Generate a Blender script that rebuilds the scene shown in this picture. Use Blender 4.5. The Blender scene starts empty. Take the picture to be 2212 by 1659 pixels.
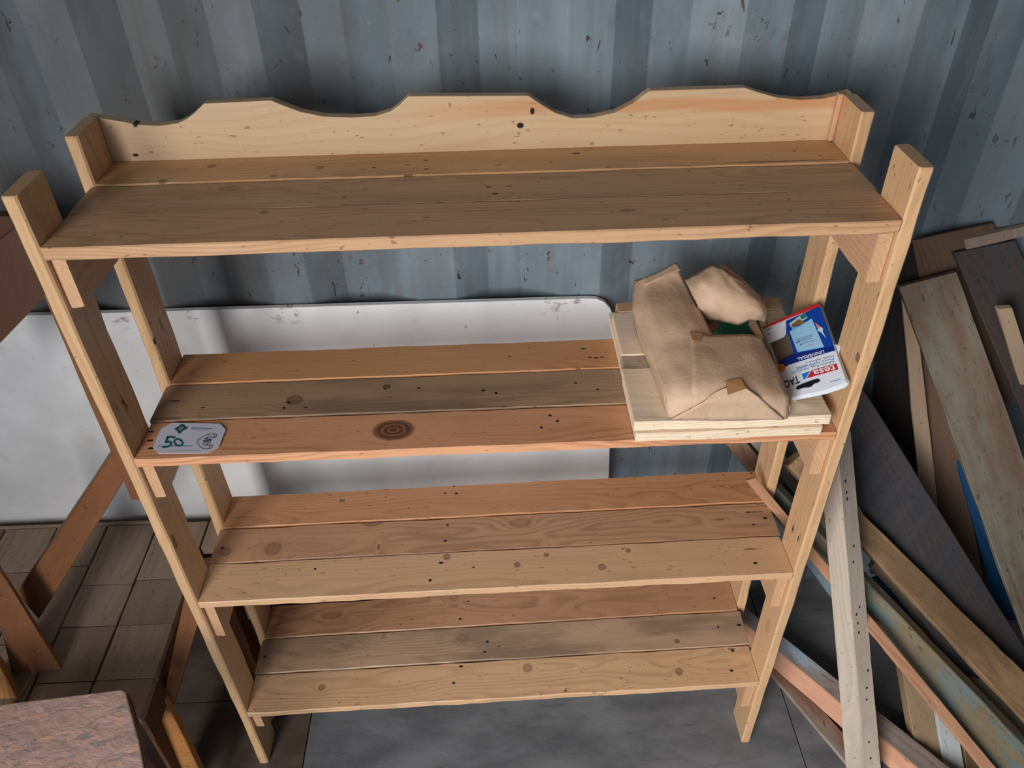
import bpy, math, random
from mathutils import Vector, Matrix, noise
S = bpy.context.scene
COL = S.collection
V = Vector
# ------------------------------------------------------------------ camera
CAM = V((0.599, -0.9625, 1.9291)); YAW, PIT, ROL, FPX = 0.0209, 0.6763, -0.0238, 1726.7
_F = V((math.sin(YAW)*math.cos(PIT), math.cos(YAW)*math.cos(PIT), -math.sin(PIT)))
_R0 = V((math.cos(YAW), -math.sin(YAW), 0)); _U0 = _R0.cross(_F)
_R = math.cos(ROL)*_R0 + math.sin(ROL)*_U0
_U = -math.sin(ROL)*_R0 + math.cos(ROL)*_U0
cd = bpy.data.cameras.new('camera'); cam = bpy.data.objects.new('camera', cd); COL.objects.link(cam)
cd.sensor_width = 36; cd.lens = FPX/2212*36; cd.clip_start = .02
m = Matrix((_R, _U, -_F)).transposed().to_4x4(); m.translation = CAM
cam.matrix_world = m; S.camera = cam
# ------------------------------------------------------------------ view, world, light
S.view_settings.view_transform = 'Standard'; S.view_settings.look = 'None'
S.view_settings.gamma = 1; S.view_settings.use_curve_mapping = False
S.view_settings.exposure = 0.0
w = bpy.data.worlds.new('world'); S.world = w; w.use_nodes = True
w.node_tree.nodes['Background'].inputs[0].default_value = (.62, .78, 1, 1)
w.node_tree.nodes['Background'].inputs[1].default_value = .85
def area(name, loc, target, sx, sy, power, col):
    l = bpy.data.lights.new(name, 'AREA'); l.shape = 'RECTANGLE'; l.size = sx; l.size_y = sy
    l.energy = power; l.color = col
    o = bpy.data.objects.new(name, l); COL.objects.link(o); o.location = loc
    o.rotation_euler = (V(target)-V(loc)).to_track_quat('-Z', 'Y').to_euler()
    return o
area('daylight_through_door', (-1.15, -3.0, 2.05), (.4, .3, .9), 1.9, 2.2, 215, (1, .975, .95))
# ------------------------------------------------------------------ helpers
PW = {}
def ray(u, v): return _F + _R*((u-1106)/FPX) - _U*((v-829.5)/FPX)
def at(u, v, **k):
    (a, val), = k.items(); i = 'xyz'.index(a); r = ray(u, v)
    return CAM + r*((val-CAM[i])/r[i])
def onplane(u, v, P, n):
    r = ray(u, v); return CAM + r*((P-CAM).dot(n)/r.dot(n))
def lin(c): return tuple(((x/255)/12.92 if x/255 <= .04045 else ((x/255+.055)/1.055)**2.4) for x in c[:3])+(1,)
def tag(o, label=None, cat=None, group=None, kind=None):
    for k, x in (('label', label), ('category', cat), ('group', group), ('kind', kind)):
        if x: o[k] = x
    return o
def empty(name, loc, label, cat, group=None):
    o = bpy.data.objects.new(name, None); COL.objects.link(o); o.location = loc; o.empty_display_size = .05
    PW[o.name] = Matrix.Translation(loc)
    return tag(o, label, cat, group)
def link(name, me, mw, parent=None):
    o = bpy.data.objects.new(name, me); COL.objects.link(o)
    if parent:
        o.parent = parent; o.matrix_parent_inverse = PW[parent.name].inverted()
    o.matrix_basis = mw
    PW[o.name] = mw.copy()
    return o
# ---- node helpers
class NT:
    def __init__(s, m): s.t = m.node_tree; s.n = s.t.nodes; s.l = s.t.links
    def set(s, inp, v):
        if isinstance(v, bpy.types.NodeSocket): s.l.new(v, inp)
        elif v is not None: inp.default_value = v
    def math(s, op, a, b=None, c=None, clamp=False):
        x = s.n.new('ShaderNodeMath'); x.operation = op; x.use_clamp = clamp
        for i, q in enumerate((a, b, c)):
            if q is not None: s.set(x.inputs[i], q)
        return x.outputs[0]
    def vm(s, op, a, b=None):
        x = s.n.new('ShaderNodeVectorMath'); x.operation = op; s.set(x.inputs[0], a)
        if b is not None: s.set(x.inputs[1], b)
        return x.outputs['Value'] if op in ('LENGTH', 'DISTANCE', 'DOT_PRODUCT') else x.outputs[0]
    def noise(s, vec, scale, detail=3, rough=.5, dist=0):
        x = s.n.new('ShaderNodeTexNoise'); s.set(x.inputs['Vector'], vec); x.inputs['Scale'].default_value = scale
        x.inputs['Detail'].default_value = detail; x.inputs['Roughness'].default_value = rough; x.inputs['Distortion'].default_value = dist
        return x.outputs[0]
    def mr(s, v, a, b, c=0., d=1., smooth=True):
        x = s.n.new('ShaderNodeMapRange'); x.interpolation_type = 'SMOOTHSTEP' if smooth else 'LINEAR'
        for i, q in enumerate((v, a, b, c, d)): s.set(x.inputs[i], q)
        return x.outputs[0]
    def mix(s, f, a, b, mode='MIX'):
        x = s.n.new('ShaderNodeMix'); x.data_type = 'RGBA'; x.blend_type = mode
        s.set(x.inputs[0], f); s.set(x.inputs[6], a); s.set(x.inputs[7], b); return x.outputs[2]
    def xyz(s, v):
        x = s.n.new('ShaderNodeSeparateXYZ'); s.set(x.inputs[0], v); return x.outputs
    def comb(s, a, b, c):
        x = s.n.new('ShaderNodeCombineXYZ')
        for i, q in enumerate((a, b, c)): s.set(x.inputs[i], q)
        return x.outputs[0]
    def obj(s): return s.n.new('ShaderNodeTexCoord').outputs['Object']
    def bump(s, h, dist, strength=1.):
        x = s.n.new('ShaderNodeBump'); s.set(x.inputs['Height'], h); x.inputs['Distance'].default_value = dist
        x.inputs['Strength'].default_value = strength; return x.outputs[0]
def newmat(name, rough=.6, metal=0., spec=.4):
    m = bpy.data.materials.new(name); m.use_nodes = True; b = m.node_tree.nodes['Principled BSDF']
    b.inputs['Roughness'].default_value = rough; b.inputs['Metallic'].default_value = metal
    b.inputs['Specular IOR Level'].default_value = spec
    return m, NT(m), b
def flat(name, col, rough=.6, spec=.3):
    m, t, b = newmat(name, rough, 0, spec); b.inputs['Base Color'].default_value = lin(col); return m
# ---- wood: light/dark in display RGB (true surface colour), knots (x,y,rx,ry,strength), holes (x,y,rx,ry) in board space
def wood(name, light, dark, seed=0, ring=.006, contrast=.6, blotch=.35, knots=(), holes=(), rough=.5,
         stain=None, stain_amt=.0, stain_scale=5., spec=.35, grime=.0):
    m, t, b = newmat(name, rough, 0, spec)
    rnd = random.Random(seed)
    p = t.obj(); off = (rnd.uniform(-9, 9), rnd.uniform(-9, 9), rnd.uniform(-9, 9))
    q = t.vm('ADD', p, off)
    slow = t.noise(t.vm('MULTIPLY', q, (2.2, 9., 9.)), 1., 2, .5)
    warp = t.math('MULTIPLY', t.math('SUBTRACT', slow, .5), .075)
    jit = t.vm('MULTIPLY', t.vm('SUBTRACT', t.n.new('ShaderNodeTexNoise').outputs[1], (.5, .5, .5)), (.004, .004, 0))
    nz = [n for n in t.n if n.type == 'TEX_NOISE'][-1]; nz.inputs['Scale'].default_value = 130; t.l.new(p, nz.inputs['Vector'])
    pj = t.vm('ADD', p, jit)
    kmask = None; kedge = None
    for (kx, ky, rx, ry, st) in knots:
        d = t.vm('LENGTH', t.vm('MULTIPLY', t.vm('SUBTRACT', pj, (kx, ky, 0)), (1/rx, 1/ry, 0)))
        g = t.math('POWER', 2.718, t.math('MULTIPLY', t.math('MULTIPLY', d, d), -.28))
        warp = t.math('ADD', warp, t.math('MULTIPLY', g, .9*max(ry, .006)*(1 if rnd.random() < .5 else -1)*1.6))
        k = t.math('MULTIPLY', t.math('MULTIPLY', t.mr(d, .75, 1.1, 1., 0.), st), t.math('ADD', 1.02, t.math('MULTIPLY', t.math('SINE', t.math('MULTIPLY', d, 17.)), .22)))
        e = t.math('MULTIPLY', t.mr(t.math('ABSOLUTE', t.math('SUBTRACT', d, 1.)), .05, .3, 1., 0.), st*.8)
        kmask = k if kmask is None else t.math('MAXIMUM', kmask, k)
        kedge = e if kedge is None else t.math('MAXIMUM', kedge, e)
    s = t.xyz(p)
    y0, z0 = rnd.uniform(-.05, .05), rnd.uniform(.03, .09)
    r = t.math('SQRT', t.math('ADD', t.math('POWER', t.math('SUBTRACT', s[1], y0), 2.), t.math('POWER', t.math('ADD', s[2], z0), 2.)))
    r = t.math('ADD', r, warp)
    ph = t.math('FRACT', t.math('DIVIDE', r, ring))
    line = t.math('MULTIPLY', t.mr(ph, .25, .85, 0., 1.), t.mr(ph, .86, 1., 1., 0.))
    fine = t.noise(t.vm('MULTIPLY', q, (7., 260., 260.)), 1., 3, .6)
    med = t.noise(t.vm('MULTIPLY', q, (3., 34., 34.)), 1., 3, .55)
    big = t.noise(t.vm('MULTIPLY', q, (3.5, 12., 12.)), 1., 3, .6)
    vis = t.mr(t.noise(t.vm('MULTIPLY', q, (1.3, 8., 8.)), 1., 1, .5), .35, .65, .15, 1.)
    fac = t.math('ADD', t.math('MULTIPLY', t.math('MULTIPLY', line, vis), contrast*.75), t.math('MULTIPLY', t.math('SUBTRACT', fine, .5), contrast*.55))
    fac = t.math('ADD', fac, t.math('MULTIPLY', t.math('SUBTRACT', med, .5), contrast*.9))
    fac = t.math('ADD', fac, t.math('MULTIPLY', t.math('SUBTRACT', big, .45), blotch*2.2), clamp=True)
    c = t.mix(fac, lin(light), lin(dark))
    if stain:
        sn = t.mr(t.noise(t.vm('MULTIPLY', t.vm('ADD', q, (3, 1, 7)), (stain_scale*.5, stain_scale*2, stain_scale*2)), 1., 4, .62), .52-.22*stain_amt, .70-.12*stain_amt, 0., min(1, stain_amt+.25))
        c = t.mix(sn, c, lin(stain))
    if grime:
        gn = t.mr(t.noise(t.vm('MULTIPLY', q, (30., 90., 90.)), 1., 4, .7), .58, .74, 0., grime)
        c = t.mix(gn, c, lin([x*.35 for x in dark]))
    sp = t.mr(t.noise(t.vm('MULTIPLY', q, (70., 160., 160.)), 1., 1, .5), .70, .76, 0., .55)
    c = t.mix(sp, c, lin([x*.55 for x in dark]))
    if kmask is not None:
        kd = [dark[0]*.62, dark[1]*.52, dark[2]*.46]
        c = t.mix(kmask, c, lin(kd)); c = t.mix(kedge, c, lin([x*.55 for x in kd]))
    h = t.math('ADD', t.math('MULTIPLY', fine, .5), t.math('MULTIPLY', med, .6))
    hm = None
    for (hx, hy, rx, ry) in holes:
        d = t.vm('LENGTH', t.vm('MULTIPLY', t.vm('SUBTRACT', pj, (hx, hy, 0)), (1/rx, 1/ry, 0)))
        k = t.mr(d, .7, 1.15, 1., 0.)
        hm = k if hm is None else t.math('MAXIMUM', hm, k)
    if hm is not None:
        c = t.mix(hm, c, lin((22, 15, 12))); h = t.math('SUBTRACT', h, t.math('MULTIPLY', hm, 2.5))
    t.l.new(c, b.inputs['Base Color'])
    t.l.new(t.mr(med, .3, .7, rough-.08, rough+.1), b.inputs['Roughness'])
    t.l.new(t.bump(h, .0007, .6), b.inputs['Normal'])
    return m
# ---- a prism between four long edges. E = [(top,bottom)]*4 in world space; returns object whose local X runs along its length
def prism(name, E, mat, parent=None, seg=14, cham=.0016, jit=.0007, seed=0, rnd_ends=0.):
    rnd = random.Random(seed*7+3)
    E = [(V(a), V(b)) for a, b in E]
    top = sum((e[0] for e in E), V())/4; bot = sum((e[1] for e in E), V())/4
    X = (top-bot).normalized(); Y = (E[1][1]-E[0][1]); Y = (Y-X*Y.dot(X)).normalized(); Z = X.cross(Y)
    if Z.y > 0 and abs(Z.y) > .2 or (abs(Z.y) <= .2 and Z.z < 0): Y = -Y; Z = -Z
    M = Matrix((X, Y, Z)).transposed().to_4x4(); M.translation = bot; Mi = M.inverted()
    vs = []; fs = []
    L = (top-bot).length
    sd = rnd.uniform(0, 99)
    rings = [0., min(.4, cham/L)] + [i/seg for i in range(1, seg)] + [1-min(.4, cham/L), 1.]
    nr = len(rings)
    for ri, f in enumerate(rings):
        c = [e[1].lerp(e[0], f) for e in E]
        ctr = sum(c, V())/4
        endshrink = ri in (0, nr-1)
        for i in range(4):
            a, p_, n_ = c[i], c[i-1], c[(i+1) % 4]
            j1 = noise.noise(V((f*L*9+sd, i*3.1, 0)))*jit*2; j2 = noise.noise(V((f*L*45+sd, i*5.3, 4)))*jit
            out = (a-ctr).normalized()*(j1+j2)
            for o_ in (p_, n_):
                d = o_-a; ln = d.length
                k = min(cham, ln*.3)
                q = a + d.normalized()*k + out
                if endshrink: q = q + (ctr-q).normalized()*min(cham*.7, (ctr-q).length*.3)
                vs.append(Mi @ q)
    for r in range(nr-1):
        for k in range(8):
            fs.append((r*8+k, r*8+(k+1) % 8, (r+1)*8+(k+1) % 8, (r+1)*8+k))
    fs.append(tuple(range(7, -1, -1))); fs.append(tuple((nr-1)*8+k for k in range(8)))
    me = bpy.data.meshes.new(name); me.from_pydata([tuple(x) for x in vs], [], fs); me.validate()
    import bmesh
    bm = bmesh.new(); bm.from_mesh(me); bmesh.ops.recalc_face_normals(bm, faces=bm.faces); bm.to_mesh(me); bm.free()
    if mat: me.materials.append(mat)
    o = link(name, me, M, parent)
    return o
def to_local(o, P): return PW[o.name].inverted() @ V(P)
# quad face (TL,TR,BR,BL world) + thickness away from the camera
def board(name, Q, th, mat, parent=None, ext=None, **k):
    TL, TR, BR, BL = [V(x) for x in Q]
    n = (TR-TL).cross(BL-TL).normalized()
    if n.dot(CAM-TL) > 0: n = -n
    x = V(ext) if ext else n*th
    return prism(name, [(TL, BL), (TR, BR), (TR+x, BR+x), (TL+x, BL+x)], mat, parent, **k)
def box(name, x0, x1, y0, y1, z0, z1, mat, parent=None, axis='x', **k):
    if axis == 'x': Q = [(x1, y1, z1), (x1, y0, z1), (x0, y0, z1), (x0, y1, z1)]; e = (0, 0, z0-z1)
    elif axis == 'y': Q = [(x0, y1, z1), (x1, y1, z1), (x1, y0, z1), (x0, y0, z1)]; e = (0, 0, z0-z1)
    else: Q = [(x0, y0, z1), (x1, y0, z1), (x1, y0, z0), (x0, y0, z0)]; e = (0, y1-y0, 0)
    return board(name, Q, 0, mat, parent, ext=e, **k)
def poly_slab(name, pts, ext, mat, parent=None, bevel=0.):
    pts = [V(p) for p in pts]; ext = V(ext); o0 = sum(pts, V())/len(pts); n = len(pts)
    vs = [tuple(p-o0) for p in pts]+[tuple(p+ext-o0) for p in pts]
    fs = [tuple(range(n)), tuple(range(2*n-1, n-1, -1))]+[(i, i+n, (i+1) % n+n, (i+1) % n) for i in range(n)]
    me = bpy.data.meshes.new(name); me.from_pydata(vs, [], fs)
    import bmesh
    bm = bmesh.new(); bm.from_mesh(me); bmesh.ops.recalc_face_normals(bm, faces=bm.faces); bm.to_mesh(me); bm.free()
    if mat: me.materials.append(mat)
    o = link(name, me, Matrix.Translation(o0), parent)
    if bevel:
        b = o.modifiers.new('b', 'BEVEL'); b.width = bevel; b.segments = 3; b.limit_method = 'ANGLE'
    return o
# ================================================================== MATERIALS of the setting
def wall_mat():
    m, t, b = newmat('painted_steel', .55, 0, .4)
    p = t.obj()
    big = t.noise(t.vm('MULTIPLY', p, (6, 3, 3)), 1., 4, .6)
    str_ = t.noise(t.vm('MULTIPLY', p, (45, 10, 2.2)), 1., 4, .6)
    c = t.mix(t.mr(big, .3, .7), lin((100, 114, 123)), lin((126, 140, 149)))
    c = t.mix(t.mr(str_, .42, .72, 0, .45), c, lin((106, 106, 102)))
    c = t.mix(t.mr(t.noise(t.vm('MULTIPLY', p, (40, 12, 30)), 1., 5, .7), .55, .75, 0, .28), c, lin((150, 162, 170)))
    c = t.mix(t.mr(t.noise(t.vm('MULTIPLY', t.vm('ADD', p, (5, 0, 2)), (9, 4, 5)), 1., 6, .68), .58, .66, 0, .45), c, lin((96, 102, 106)))
    sm = t.mr(t.noise(t.vm('MULTIPLY', t.vm('ADD', p, (1, 0, 7)), (42, 20, 22)), 1., 6, .72), .66, .70, 0, .7)
    c = t.mix(sm, c, lin((62, 66, 70)))
    scr = t.mr(t.noise(t.vm('MULTIPLY', t.vm('ADD', p, (9, 0, 3)), (75, 20, 30)), 1., 2, .45, 1.), .70, .73, 0, .9)
    c = t.mix(scr, c, lin((52, 38, 32)))
    rs = t.mr(t.noise(t.vm('MULTIPLY', t.vm('ADD', p, (2, 0, 13)), (26, 10, 26)), 1., 5, .7), .67, .70, 0, .95)
    c = t.mix(rs, c, lin((92, 56, 38)))
    # left: brown grime plus painted light falloff; right: falloff painted into the colour
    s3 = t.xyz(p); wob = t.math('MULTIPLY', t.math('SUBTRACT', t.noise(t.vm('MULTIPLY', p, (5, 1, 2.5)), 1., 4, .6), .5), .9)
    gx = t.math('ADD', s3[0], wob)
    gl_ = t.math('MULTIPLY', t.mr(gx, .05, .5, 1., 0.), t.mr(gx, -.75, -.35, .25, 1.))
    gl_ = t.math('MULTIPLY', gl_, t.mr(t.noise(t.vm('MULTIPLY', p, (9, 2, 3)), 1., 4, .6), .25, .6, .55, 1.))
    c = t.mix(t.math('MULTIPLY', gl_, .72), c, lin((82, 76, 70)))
    falloff_r = t.mr(gx, 1.15, 1.6, 0., .6)
    c = t.mix(falloff_r, c, lin((62, 72, 78)))
    t.l.new(c, b.inputs['Base Color'])
    t.l.new(t.bump(t.noise(p, 60, 4, .6), .0012, .5), b.inputs['Normal'])
    return m
def floor_mat(name, a, bcol, seed):
    m, t, b = newmat(name, .6, 0, .35)
    p = t.vm('ADD', t.n.new('ShaderNodeTexCoord').outputs['Object'], (seed, seed*.7, 0))
    c = t.mix(t.mr(t.noise(t.vm('MULTIPLY', p, (5, 9, 5)), 1., 5, .6), .3, .7), lin(a), lin(bcol))
    c = t.mix(t.mr(t.noise(t.vm('MULTIPLY', p, (12, 60, 10)), 1., 5, .7), .5, .75, 0, .5), c, lin([x*.7 for x in a]))
    c = t.mix(t.mr(t.noise(p, 38, 6, .75), .64, .72, 0, .7), c, lin((150, 146, 138)))
    c = t.mix(t.mr(t.noise(t.vm('ADD', p, (4, 4, 4)), 60, 5, .7), .66, .72, 0, .8), c, lin((45, 42, 40)))
    t.l.new(c, b.inputs['Base Color'])
    t.l.new(t.bump(t.noise(p, 90, 5, .7), .001, .6), b.inputs['Normal'])
    return m
# ================================================================== SETTING
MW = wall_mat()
WY = .45
def corrugated(name, y, x0, x1, z0, z1, mat, sgn=1):
    # near flat | slope away | far flat | slope back
    xs = []; near0, per = 0.733+.005, 0.297; d = .036
    k = math.floor((x0-near0)/per)
    x = near0+k*per
    while x < x1:
        xs += [(x, 0), (x+.076, 0), (x+.144, d), (x+.213, d)]
        x += per
    vs = []; fs = []; nz = 24
    for j in range(nz+1):
        z = z0+(z1-z0)*j/nz
        for (px, dd) in xs: vs.append((px, y+sgn*dd+.002*noise.noise(V((px*5, z*4, 1))), z))
    n = len(xs)
    for j in range(nz):
        for i in range(n-1):
            fs.append((j*n+i, j*n+i+1, (j+1)*n+i+1, (j+1)*n+i))
    me = bpy.data.meshes.new(name); me.from_pydata(vs, [], fs); me.materials.append(mat)
    o = link(name, me, Matrix())
    so = o.modifiers.new('s', 'SOLIDIFY'); so.thickness = .003; so.offset = 1
    bv = o.modifiers.new('b', 'BEVEL'); bv.width = .006; bv.segments = 3; bv.limit_method = 'ANGLE'; bv.angle_limit = .3
    return tag(o, 'blue-grey corrugated steel container wall with scratches and rust spots', None, None, 'structure')
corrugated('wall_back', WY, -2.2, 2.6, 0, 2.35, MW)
def plainbox(name, x0, x1, y0, y1, z0, z1, mat, kind='structure', parent=None, label=None):
    P = [(x0, y0, z1), (x1, y0, z1), (x1, y1, z1), (x0, y1, z1)]
    o = poly_slab(name, P, (0, 0, z0-z1), mat, parent)
    return tag(o, label, None, None, kind)
FM1 = floor_mat('floor_grey', (98, 98, 100), (128, 128, 130), 1.)
FM2 = floor_mat('floor_brown', (84, 70, 60), (104, 90, 80), 5.)
FM3 = floor_mat('floor_dark', (62, 54, 50), (78, 70, 66), 9.)
fl = plainbox('floor', -2.2, 2.6, -3.6, .5, -.06, -.012, FM3, label='worn dark container floor under the shelving')
for (a, b_, c, d, mt) in ((.09, 1.3, -2.0, .48, FM1), (1.303, 2.6, -2.0, .48, FM1), (-1.1, .087, .17, .48, FM2), (-1.1, .087, -1.0, .167, FM2),
                          (-2.2, -1.103, -2.0, .48, FM3), (-1.1, .087, -2.0, -1.003, FM2)):
    plainbox('floor_panel', a, b_, c, d, -.012, 0, mt, kind=None, parent=fl)
MC = flat('ceiling_paint', (120, 125, 126), .7)
plainbox('ceiling', -2.2, 2.6, -1.6, .5, 2.36, 2.4, MC, label='plain grey container ceiling')
MFW = flat('added_front_wall_paint', (104, 112, 116), .7)  # unseen front wall added; jambs and header set to shape the light pool
fw = plainbox('added_wall_front', 1.1, 2.6, -1.66, -1.6, 0, 2.36, MFW, label='steel wall added behind the camera, right of the open container door, to shape the daylight')
plainbox('added_wall_front_left', -2.2, -.72, -1.66, -1.6, 0, 2.36, MFW, label='steel wall added behind the camera, left of the open container door, to shape the daylight')
plainbox('added_wall_front_header', -.72, 1.1, -1.66, -1.6, 2.26, 2.36, MFW, label='steel header added behind the camera, over the open container door, to shape the daylight')
MR = flat('side_wall_paint', (96, 106, 112), .7)
plainbox('wall_right', 2.6, 2.63, -1.6, .5, -.06, 2.4, MR, label='grey steel end wall of the container')
plainbox('wall_left', -2.23, -2.2, -1.6, .5, -.06, 2.4, MR, label='grey steel wall at the left end')
# ================================================================== SHELF UNIT
W = lambda z: 1.1583-.0054*(z-.7)
XL = lambda z: -.0066*(z-.7)
shelf = empty('shelving_unit', (.58, .14, 0), 'varnished pallet-wood shelving unit with four shelves and wavy backboard', 'shelves')
def upright(name, left, y0, y1, mat, zt, seed, zb=0.):
    t = .021
    def xo(z): return XL(z)-t if left else W(z)
    E = [((xo(zt)+t, y0, zt), (xo(zb)+t, y0, zb)), ((xo(zt)+t, y1, zt), (xo(zb)+t, y1, zb)),
         ((xo(zt), y1, zt), (xo(zb), y1, zb)), ((xo(zt), y0, zt), (xo(zb), y0, zb))]
    o = prism(name, E, None, shelf, seg=40, cham=.003, jit=.0016, seed=seed)
    kk, hh = mat
    def loc(u, v): return to_local(o, at(u, v, x=(XL(.9) if left else W(.9))))
    K = [(loc(u, v).x, loc(u, v).y, rx, ry, st) for u, v, rx, ry, st in kk]; H = [(loc(u, v).x, loc(u, v).y, rx, ry) for u, v, rx, ry in hh]
    o.data.materials.append(wood('upright_wood_%d' % seed, POST_L, POST_D, 20+seed, .010, .5, .28, K, H, rough=.42, spec=.45))
    return o
POST_L, POST_D = (208, 168, 126), (174, 130, 88)
mk = [([(376, 1170, .016, .005, .8), (270, 872, .020, .004, .5)], [(268, 868, .007, .0025), (276, 878, .006, .002), (255, 882, .003, .0015)]),
      ([(350, 700, .012, .004, .5)], [(343, 664, .004, .0015), (328, 698, .004, .0015), (337, 736, .010, .002), (445, 1068, .004, .0015)]),
      ([(1656, 1352, .020, .008, .22), (1855, 772, .008, .006, .7), (1712, 1142, .012, .005, .35), (1726, 1162, .012, .005, .3)],
       [(1712, 1142, .007, .0025), (1723, 1163, .007, .0025), (1935, 360, .004, .001)]),
      ([(1640, 1010, .008, .004, .3)], [(1740, 620, .003, .0015), (1640, 1028, .003, .0015), (1636, 1012, .006, .001)])]
upright('upright', True, 0, .082, mk[0], 1.491, 1)
upright('upright', True, .2, .282, mk[1], 1.490, 2)
upright('upright', False, 0, .082, mk[2], 1.489, 3)
upright('upright', False, .2, .282, mk[3], 1.490, 4)
# shelves: (z at left, z right extra, pitch, thickness)
SH = [(1.416, -.002, -.0044, .0195, [0, .100, .1945, .287]),
      (1.0276, .0013, -.0048, .0175, [0, .093, .194, .289]),
      (.642, .0174, -.0136, .0175, [0, .095, .189, .285]),
      (.2336, .0366, 0., .0165, [0, .096, .191, .288])]
# front, middle, back colours per shelf
SC = [[((200, 160, 126), (150, 108, 78)), ((190, 154, 122), (138, 100, 74)), ((206, 164, 122), (160, 114, 76))],
      [((216, 160, 124), (164, 106, 72)), ((172, 142, 116), (114, 88, 68)), ((208, 154, 110), (168, 114, 74))],
      [((212, 174, 140), (168, 126, 92)), ((192, 150, 118), (132, 90, 64)), ((200, 148, 108), (150, 98, 66))],
      [((214, 176, 140), (172, 130, 94)), ((186, 156, 130), (130, 102, 80)), ((184, 140, 108), (122, 82, 58))]]
# marks seen on the boards (pixel of centre, half sizes in metres)
KN = {(0, 0): [(571, 458, .006, .005, .55), (1355, 455, .009, .004, .5), (921, 470, .004, .002, .6)],
      (0, 1): [(495, 407, .014, .009, .3), (1600, 440, .02, .003, .5)],
      (0, 2): [(352, 391, .006, .006, .6), (457, 359, .006, .006, .6), (592, 380, .005, .005, .6), (691, 362, .006, .006, .6), (882, 380, .007, .006, .7), (1690, 348, .075, .002, .8)],
      (1, 0): [(850, 929, .030, .022, .85)],
      (1, 1): [(636, 864, .013, .012, .5), (836, 835, .006, .006, .7), (350, 905, .03, .004, .5)],
      (1, 2): [(415, 805, .005, .005, .4), (1250, 797, .004, .004, .6)],
      (2, 0): [(965, 1203, .007, .007, .55), (1117, 1220, .006, .006, .6), (1180, 1199, .005, .005, .6), (1357, 1189, .005, .005, .6), (1301, 1225, .007, .007, .55), (1622, 1186, .012, .002, .7)],
      (2, 1): [(590, 1185, .016, .016, .35), (487, 1192, .011, .011, .4), (805, 1130, .018, .008, .45), (1125, 1130, .022, .012, .25), (818, 1181, .003, .006, .6), (1555, 1122, .010, .002, .5), (1630, 1106, .016, .002, .5)],
      (2, 2): [(738, 1081, .006, .004, .6), (1560, 1050, .006, .002, .4)],
      (3, 0): [(695, 1485, .007, .007, .55), (1140, 1443, .010, .010, .45), (1467, 1451, .008, .008, .55), (1580, 1402, .008, .003, .6)],
      (3, 1): [(828, 1376, .006, .006, .3), (1463, 1385, .006, .006, .6), (1000, 1378, .014, .010, .2)],
      (3, 2): [(718, 1330, .02, .008, .3), (980, 1290, .01, .012, .25)]}
HO = {(0, 0): [(1525, 416, .003, .002), (1130, 402, .004, .002)],
      (0, 1): [(1056, 404, .004, .003), (1070, 418, .005, .003), (1100, 402, .005, .002)],
      (0, 2): [(292, 335, .004, .003), (808, 362, .004, .002), (880, 355, .003, .002), (920, 346, .004, .002), (922, 365, .005, .002), (1245, 331, .008, .003), (1716, 326, .003, .002), (1772, 336, .003, .002)],
      (1, 0): [(1188, 897, .003, .003), (1204, 909, .003, .003), (1170, 923, .003, .003), (325, 933, .007, .002), (325, 951, .006, .003), (327, 968, .007, .002)],
      (1, 1): [(624, 869, .003, .003), (614, 881, .003, .003), (660, 880, .004, .002), (905, 838, .004, .002), (438, 880, .004, .002), (1044, 843, .004, .003), (1072, 849, .003, .003), (1244, 827, .003, .002), (1292, 841, .003, .002), (832, 840, .003, .002), (376, 866, .012, .002)],
      (1, 2): [(1260, 753, .005, .002), (1275, 772, .004, .002), (1288, 773, .005, .002), (1300, 771, .004, .002), (1100, 770, .003, .002)],
      (2, 0): [(953, 1215, .006, .003), (929, 1253, .003, .004), (681, 1229, .003, .002), (1023, 1225, .003, .002), (1632, 1216, .004, .003)],
      (2, 1): [(967, 1134, .003, .003), (962, 1168, .004, .003), (480, 1184, .004, .003), (1653, 1119, .005, .003), (1628, 1133, .004, .002), (1615, 1106, .005, .002)],
      (2, 2): [(962, 1065, .003, .003), (986, 1066, .004, .003), (980, 1050, .004, .002), (1623, 1022, .004, .002)],
      (3, 0): [(996, 1439, .005, .003), (980, 1475, .004, .003), (1583, 1405, .004, .003), (1580, 1448, .004, .003), (1222, 1492, .003, .002)],
      (3, 1): [(572, 1418, .004, .003), (1053, 1386, .004, .003), (1047, 1408, .004, .003), (1078, 1396, .003, .002), (1597, 1350, .005, .003), (1552, 1354, .002, .003)],
      (3, 2): [(994, 1337, .004, .003), (1011, 1299, .005, .002), (1543, 1292, .004, .002)]}
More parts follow.
